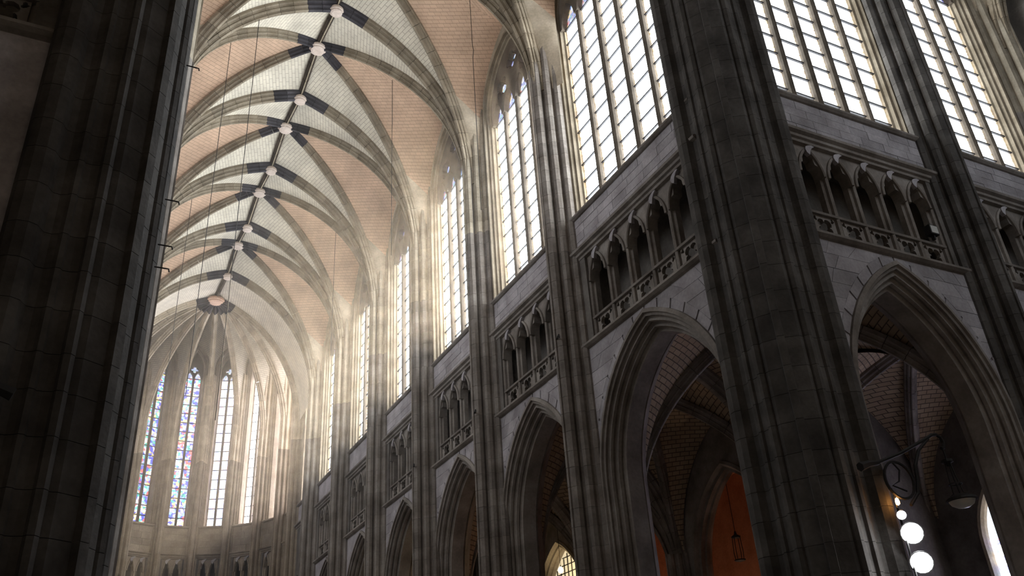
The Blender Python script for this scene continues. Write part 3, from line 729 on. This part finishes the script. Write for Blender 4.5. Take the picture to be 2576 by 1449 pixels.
# apse vault
R = root('ceiling', 'fan of pale ribs over the rounded apse', None, (0, 0, 0), 0, 'structure')
KEY = Vector((0, AYC, 32.5))
def apse_curve(a, off, n):
    b = AP(a, 0.905); s = b.copy(); d = KEY-Vector((b.x, b.y, 0)); L_ = math.hypot(b.x-KEY.x, b.y-KEY.y)
    return [Vector((KEY.x+(b.x-KEY.x)*q, KEY.y+(b.y-KEY.y)*q, z)) for q, z in arc_pts(L_, 0, ZS, KEY.z-.1, n, off=off)]
PA = prof_rib(0.40, 0.46)
for j in range(10):
    a = -90+20*j
    c = apse_curve(a, 0, 40); h = (KEY-c[0]); h.z = 0; h.normalize()
    rib_stones(R, c, h.cross(Vector((0, 0, 1))), PA, 14, 'clean', 1.35)
    if j < 9:
        am = a+10; n = 26
        p0, p1 = AP(a), AP(a+20); ch = p1-p0; mid_ = (p0+p1)/2
        for aa, e0 in ((a, p0), (a+20, p1)):
            dw = apse_curve(aa, 0.32, n)
            st = e0.lerp(mid_, 0.18); nrm = (mid_-Vector((0, AYC, 0))).normalized()
            wl = []; k0 = 0.5; hh = (mid_-st).length
            ap = arc_pts(hh, 0, 30.2, 32.0, n)
            for i in range(n+1):
                s = i/n
                if s < k0: wl.append(Vector((st.x, st.y, ZS+(30.2-ZS)*s/k0)))
                else:
                    t = (s-k0)/(1-k0)*n; k = int(min(n-1, t)); f = t-k
                    q = ap[k][0]*(1-f)+ap[k+1][0]*f; z = ap[k][1]*(1-f)+ap[k+1][1]*f
                    pp = mid_.lerp(st, q); wl.append(Vector((pp.x, pp.y, z)))
            web(R, 'vault_web', dw, wl, M['webc'], bulge=0.0)
# half-bay web between last transverse arch and apse
n = 26
for sg in (-1, 1):
    A = [Vector((sg*S_*q, TY[5], z)) for q, z in arc_pts(S_, 0, ZS, ZA, n, off=.3)]
    web(R, 'vault_web', A, apse_curve(90*sg, .32, n), M['webc'])
for i in range(3):
    p0 = Vector((0, TY[5], ZA+.1)); p1 = Vector((0, AYC, KEY.z+.05))
    rib_stones(R, [p0.lerp(p1, i/3+.004), p0.lerp(p1, (i+1)/3-.004)], (1, 0, 0), PR, 1, 'ridge', 0, name='ridge_rib', depth=.28)
boss(R, (0, AYC, KEY.z-.12), 0.62, 'keyapse', 0.4)
# transept vault (axis along X)
TAX = 13.0-W_FACE
R = root('ceiling', 'transept vault bay beside the crossing, above the picture', None, (0, TAX, 0), -pi/2, 'structure')
vault_bay(R, 7.8, 15.1, S_, W_FACE+.05, ZS, ZA, ZCC, 30.7, 27.1, nst=10)
R = root('ceiling', 'transept vault bay whose ribs show at the top right corner', None, (0, TAX, 0), -pi/2, 'structure')
vault_bay(R, 15.1, 21.5, S_, W_FACE+.05, ZS, ZA, ZCC, 30.7, 27.1)
transverse(R, 15.1, S_, ZS, ZA); transverse(R, 21.5, S_, ZS, ZA)
# ------------------------------------------------------------------ aisles seen through the arches
AX = 11.4
PAi = prof_rib(0.42, 0.40)
ae = [13.9]+TY[:4]
for i in range(4):
    R = root('ceiling', '%s brick aisle vault behind the right-hand arches, counted from the crossing' % ORD[i], None, (AX, 0, 0), 0, 'structure')
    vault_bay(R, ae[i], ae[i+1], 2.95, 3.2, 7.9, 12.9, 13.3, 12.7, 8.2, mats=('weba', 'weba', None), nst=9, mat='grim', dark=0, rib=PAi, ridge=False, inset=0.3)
    transverse(R, ae[i+1], 2.95, 7.9, 12.9, nst=9, mat='grim', dark=0, wx=prof_rib(.7, .45))
    boss(R, (0, (ae[i]+ae[i+1])/2, 13.25), 0.3, 'key', .3)
R = root('ceiling', 'outer brick aisle vault low at the right inside the transept arch', None, (17.75, 0, 0), 0, 'structure')
vault_bay(R, 13.9, 21.2, 2.95, 3.2, 7.9, 12.7, 13.1, 12.5, 8.2, mats=('weba', 'weba', None), nst=9, mat='grim', dark=0, rib=PAi, ridge=False, inset=0.3)
# outer arcade with openings to the chapels
OX = 14.65
for i in range(1, 5):
    yc = BAYS[i][0]
    R = root('wall_aisle', '%s outer aisle arch behind the right-hand arches' % ORD[i-1], None, (OX, yc, 0), 0, 'structure')
    s, z1, za = 2.45, 7.4, 11.1
    A = arch(s, za-z1, z1, 14)
    plate([(-3.2, 0), (-s, 0)]+A+[(s, 0), (3.2, 0), (3.2, 14), (-3.2, 14)], [], 0.02, 0.8).put('wall_body', M['grim'], R)
    sweep2d([(-s, 0)]+A+[(s, 0)], [(0.12, -.06), (0, -.08), (-.06, 0), (-.1, .1), (-.2, .12), (-.2, .3), (-.26, .35), (-.26, .5), (-.1, .7), (0.12, .85)]).put('arch_moulding', M['grim'], R)
    respond('%s outer aisle pier with springing vault ribs, behind the right-hand arches' % ORD[i-1], (OX, yc-3.2, 0), 0, ztop=8.4, split=False, prof=ASH, zc=8.0, high='grim')
# chapel with ochre wall
R = root('wall_chapel', 'ochre red lit chapel wall seen through the first arch', None, (0, 0, 0), 0, 'structure')
MB().box(19.2, 19.5, 21.4, 34.5, 0, 13.5).put('painted_wall', M['orange'], R)
MB().box(OX+.7, 19.5, 33.9, 34.2, 0, 13.5).box(OX+.7, 19.2, 21.35, 21.6, 0, 13.5).box(OX+.5, 19.2, 21.6, 33.9, 12.4, 12.7).put('wall_body', M['orange'], R)
R = root('wall_outer', 'outer aisle wall and roofs beyond the arches', None, (0, 0, 0), 0, 'structure')
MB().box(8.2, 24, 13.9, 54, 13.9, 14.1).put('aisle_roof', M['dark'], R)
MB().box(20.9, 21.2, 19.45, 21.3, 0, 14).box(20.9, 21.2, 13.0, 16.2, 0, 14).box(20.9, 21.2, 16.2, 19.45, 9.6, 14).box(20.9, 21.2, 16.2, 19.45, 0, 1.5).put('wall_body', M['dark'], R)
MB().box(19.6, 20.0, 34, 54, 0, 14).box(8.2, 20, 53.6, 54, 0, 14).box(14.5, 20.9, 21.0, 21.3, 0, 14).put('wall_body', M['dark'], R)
R = root('wall_north', 'north aisle wall and roof, out of sight', None, (0, 0, 0), 0, 'structure')
MB().box(-24, -8.2, 13.9, 60, 13.9, 14.1).box(-15, -14.7, 13, 60, 0, 14).box(-15, -6, 59.7, 60, 0, 14).put('wall_body', M['dark'], R)
R = root('wall_west', 'dark nave and transept walls behind the camera', None, (0, 0, 0), 0, 'structure')
MB().box(-22.4, 22.4, -9.4, -9, 0, 35).box(-22.4, -22, -9, 13.5, 0, 35).box(22, 22.4, -9, 13.9, 0, 35).box(-22, -15, 13.0, 13.9, 0, 35).put('wall_body', M['dark'], R)
R = root('ceiling', 'roof over the crossing above the picture', None, (0, 0, 0), 0, 'structure')
MB().box(-22.4, 7.8, -9.4, 14.2, 34.0, 34.3).box(7.6, 22.4, -9.4, TAX-W_FACE, 34.0, 34.3).put('roof_body', M['dark'], R)
MB().box(-7.5, 7.5, 13.6, 14.3, 33.0, 34.1).put('wall_body', M['dark'], R)
# north transept outer strip to close the shell
# stained window in the outer wall seen at lower right
WIN_N[0] += 1
R = root('window_%d' % WIN_N[0], 'sparkling stained glass window low at the right edge inside the transept arch', None, (20.9, 17.85, 0), 0, 'structure')
A = arch(1.55, 2.3, 7.2, 10)
sweep2d([(-1.55, 1.5)]+A+[(1.55, 1.5)], [(0.16, 0.0), (0.12, -.06), (0.0, -.06), (-.06, .05), (-.06, .2), (0.16, .2)]).put('window_frame', M['clean'], R)
plate([(-1.7, 7.2), (-1.55, 7.2)]+A[1:-1]+[(1.55, 7.2), (1.7, 7.2), (1.7, 9.7), (-1.7, 9.7)], [], 0.01, 0.28).put('head_wall', M['dark'], R)
for k in range(4):
    for r in range(9):
        z0 = 1.6+r*0.82; y0 = -1.45+k*.725
        zt = z0+.8
        if zt > 7.2 and abs(y0+.36) > 1.55-max(0, (zt-7.2))*0.62: continue
        put('pane', shared('cpane', lambda: MB().box(0.1, 0.115, 0.02, .705, .01, .79).mesh('pane', M['gC'])), R, loc=(0, y0, z0))
for k in range(1, 4): MB().box(0.02, 0.14, -1.45+k*.725-.035, -1.45+k*.725+.035, 1.5, 8.7).put('mullion', M['grim'], R)
# lattice window with warm lamp deep in the aisle
WIN_N[0] += 1
yc = BAYS[3][0]
R = root('window_%d' % WIN_N[0], 'dim yellow window behind a black iron lattice deep in the aisle', None, (OX+.5, yc, 0), 0, 'structure')
lg = plain('dim_yellow_glass', (0.3, 0.27, 0.2), 0.5, 0, (0.75, 0.62, 0.40), 0.35)
A = arch(2.3, 3.6, 7.3, 12)
gv = [(0.1, y, z) for y, z in [(-2.3, 0.5)]+A+[(2.3, 0.5)]]
put('pane', mesh('pane', gv, [tuple(range(len(gv)))], lg), R)
for k in range(-6, 7): MB().box(0, .04, k*.36-.02, k*.36+.02, .5, 10.6-abs(k)*.22).put('lattice_bar', M['iron'], R)
for k in range(28):
    z = 0.7+k*.36; h = 2.3 if z < 7.3 else max(.15, 2.3*(1-((z-7.3)/3.6)**1.6))
    MB().box(0, .04, -h, h, z-.018, z+.018).put('lattice_bar', M['iron'], R)
# ------------------------------------------------------------------ lights of the place
def point(name, loc, e, col, r=0.1):
    d = bpy.data.lights.new(name, 'POINT'); d.energy = e; d.color = col; d.shadow_soft_size = r
    o = bpy.data.objects.new(name, d); COL.objects.link(o); o.location = loc; return o
# chapel floodlight
R = root('floodlight', 'small floodlight on the chapel floor washing the ochre wall', 'light', (17.4, 28.6, 0))
MB().box(-.25, .25, -.25, .25, 0, .08).box(-.05, .05, -.05, .05, .08, 1.2).put('stand', M['iron'], R)
MB().box(-.18, .18, -.12, .12, 1.2, 1.5).put('housing', M['iron'], R)
point('chapel_lamp', (17.6, 28.4, 2.2), 75, (1.0, 0.70, 0.48), .15)
# glowing bulb by the lattice
R = root('pendant_bulb', 'tiny warm glowing bulb in front of the lattice window', 'light', (OX-.2, 36.95, 9.65))
lathe([(0, -.14), (.09, -.1), (.13, 0), (.09, .1), (.04, .16), (0, .17)], 12).put('bulb', plain('warm_bulb', (1, .8, .5), .3, 0, (1, .72, .35), 30), R)
tube([(0, 0, .15), (0, 0, 3.2)], .012, 5).put('cord', M['iron'], R)
# lantern on chains in front of the ochre wall
R = root('hanging_lantern', 'thin iron lantern hanging in front of the ochre wall', 'lantern', (15.9, 26.0, 7.85))
for a in range(4):
    x, y = .16*cos(a*pi/2+.4), .16*sin(a*pi/2+.4)
    tube([(x, y, 0), (x*1.2, y*1.2, .3), (x, y, .85)], .014, 5).put('chain', M['iron'], R)
lathe([(0, -.05), (.2, 0), (.22, .04), (.1, .06), (0, .06)], 12).put('pan', M['iron'], R)
lathe([(0, .85), (.16, .85), (.18, .9), (.06, .98), (.03, 1.1), (0, 1.1)], 12).put('crown', M['iron'], R)
tube([(0, 0, 1.1), (0, 0, 4.6)], .012, 5).put('cord', M['iron'], R)
# bracket lamps
def bracket(label, loc, rz, group=None):
    R = root('bracket_lamp', label, 'lamp', loc, rz)
    tube([(0, 0, 0), (.25, 0, .08), (.55, 0, .13)], .05, 6, [.10, .075, .05]).put('wall_mount', M['iron'], R)
    tube([(.5, 0, .12), (1.3, 0, .4), (2.2, 0, .8), (2.4, 0, .9), (2.55, 0, .92), (2.66, 0, .86), (2.70, 0, .74), (2.66, 0, .62), (2.58, 0, .60)], .04, 6).put('arm', M['iron'], R)
    ring = [(1.02+.40*cos(t*2*pi/24), 0, -.22+.40*sin(t*2*pi/24)) for t in range(25)]
    tube(ring, .032, 6).put('scroll_ring', M['iron'], R)
    tube([(.95, 0, .17), (1.1, 0, .0), (1.0, 0, -.25), (.78, 0, -.35), (1.15, 0, -.45)], .02, 5).put('scroll', M['iron'], R)
    tube([(1.15, 0, -.75), (1.45, 0, -.48), (1.55, 0, -.2), (1.62, 0, .15), (1.85, 0, .5), (2.25, 0, .8)], .036, 6).put('brace', M['iron'], R)
    tube([(2.62, 0, .6), (2.64, 0, .35)], .018, 5).put('hanger', M['iron'], R)
    lathe([(0, .36), (.12, .34), (.13, .28), (.05, .25), (.04, .2)], 10).put('ceiling_rose', M['iron'], R, loc=(2.64, 0, 0))
    for q in range(3):
        a = q*2*pi/3+.5
        tube([(2.64+.06*cos(a), .06*sin(a), .25), (2.66+.09*cos(a), .09*sin(a), -.1), (2.70+.12*cos(a), .12*sin(a), -.42), (2.72+.22*cos(a), .22*sin(a), -.48)], .014, 5).put('chain', M['iron'], R)
    lathe([(.13, -.22), (.15, -.22), (.15, -.2), (.13, -.2)], 12).put('collar', M['iron'], R, loc=(2.68, 0, 0))
    lathe([(.05, -.42), (.20, -.46), (.31, -.52), (.335, -.57), (.29, -.585), (.28, -.56), (.2, -.5)], 18).put('rim', M['iron'], R, loc=(2.72, 0, 0))
    lathe([(.28, -.57), (.23, -.66), (.13, -.72), (0, -.74)], 18).put('glass_bowl', M['shade'], R, smooth=True, loc=(2.72, 0, 0))
    return R
bracket('wrought iron bracket lamp with a glass bowl on the dark pier at right', (7.62, 12.45, 6.64), radians(-3))
bracket('iron bracket lamp silhouetted on the black pier at the left edge', (-8.0, 12.5, 6.35), radians(188))
# column of three blazing floodlights on the pier
hot = plain('floodlight_lens', (1, 1, 1), .3, 0, (0.95, 0.97, 1.0), 25)
R = root('floodlight_pole', 'three blazing white floodlights stacked on a slim pole beside the dark pier', 'light', (8.32, 12.3, 0))
tube([(0, 0.08, 0), (0, 0.08, 5.8)], .025, 6).put('pole', M['iron'], R)
for (dx, z, r) in ((-.10, 5.62, .09), (.06, 5.26, .21), (.10, 4.68, .21)):
    h = lathe([(0, .14), (r*.9, .12), (r*1.1, 0), (r*1.1, -.03), (r, -.03)], 16)
    hm_ = h.mesh('lamp_housing', M['iron'])
    rt = Matrix.Rotation(radians(-62), 4, 'X'); rt = Matrix.Rotation(radians(-52), 4, 'Z') @ Matrix.Rotation(radians(-68), 4, 'X')
    hh = put('lamp_housing', hm_, R, mtx=Matrix.Translation((dx, -.05, z)) @ rt)
    put('lens', lathe([(0, -.08), (r*.7, -.07), (r, -.02), (r, 0), (0, 0)], 16).mesh('lens', hot), hh)
R = root('pilot_lamp', 'small orange glowing lamp just under the bracket lamp', 'light', (8.42, 12.42, 5.95))
lathe([(0, -.08), (.04, -.05), (.045, 0), (.03, .06), (0, .09)], 10).put('bulb', plain('orange_bulb', (1, .5, .2), .3, 0, (1, .45, .12), 18), R)
tube([(0, 0.05, -.3), (0, 0.05, .3)], .012, 5).put('cord', M['iron'], R)
# floodlight box on the transept gallery
R = root('gallery_floodlight', 'small grey box floodlight resting on the transept gallery rail', 'light', (13.66, 12.98, 14.0))
MB().box(-.17, .17, -.1, .1, .08, .38).put('housing', M['iron'], R)
MB().box(-.14, .14, -.11, -.1, .11, .35).put('lens', M['shade'], R)
MB().box(-.03, .03, -.05, .05, -.06, .08).put('stand', M['iron'], R)
# hanging cables
for k, (x, y, zt, zb, lb) in enumerate([(-3.29, 27.81, 32.0, 12.0, 'longest thin black cable hanging down the left half of the vault'), (-3.98, 30.94, 32.0, 14.0, 'thin cable hanging near the left pier from the second vault cell'),
        (-3.84, 41.91, 32.0, 16.0, 'short thin cable hanging beside the left pier lower down'), (3.73, 30.88, 32.0, 21.5, 'thin cable crossing the orange vault cell left of the second window'),
        (4.27, 42.19, 32.0, 22.0, 'thin cable hanging in front of the far orange vault cell'), (4.96, 24.28, 32.0, 20.0, 'kinked cable hanging in front of the nearest orange vault cell')]):
    ob = tube([(0, 0, zt), (0.01, 0.0, zt-(zt-zb)*.3), (0.05 if k == 5 else .0, 0, zt-(zt-zb)*.32), (0, 0, zt-(zt-zb)*.36), (0, 0, zb)], .014, 5).put('hanging_cable', M['iron'], None, loc=(x, y, 0))
    tagp(ob, lb, 'cable')
# iron hooks on piers
def hook(label, x, y, z, dx, dy, s=1.0):
    d = Vector((dx, dy, 0)).normalized()
    o = tube([Vector((0, 0, 0))-d*.1, d*.16*s, d*.22*s+Vector((0, 0, .0)), d*.24*s+Vector((0, 0, -.09*s))], .022*s, 5).put('iron_hook', M['iron'], None, loc=(x, y, z)); tagp(o, label, 'hook'); return o
for z, lb in ((14.05, 'topmost dark iron hook on the edge of the left pier'), (10.85, 'second iron hook down the edge of the left pier'), (9.9, 'third iron hook down the edge of the left pier'), (9.45, 'lowest iron hook on the edge of the left pier')):
    hook(lb, -6.36, 13.95, z, 1, 0, .6)
for i, lb in ((0, 'iron hook on the first right-hand wall pier at gallery level'), (1, 'iron hook on the second right-hand wall pier at gallery level'), (2, 'iron hook on the third right-hand wall pier at gallery level')):
    hook(lb, 5.95, TY[i]-.1, [13.45, 13.3, 13.2][i], -.3, -1, 1.2)

# ------------------------------------------------------------------ thin haze added to stand in for window glow and lens flare
hz, nt_, out_ = newmat('added_glow_haze')
vs_ = N(nt_, 'ShaderNodeVolumeScatter'); vs_.inputs['Density'].default_value = 0.0036; vs_.inputs['Anisotropy'].default_value = 0.75; vs_.inputs['Color'].default_value = (1, 0.96, 0.9, 1)
nt_.links.new(vs_.outputs[0], out_.inputs['Volume'])
ob = MB().box(-6.7, 6.7, 21.5, 65.5, 9, 32.2).put('haze', hz)
tagp(ob, 'faint haze volume added for the glow in the far choir and apse', 'haze', 'stuff')
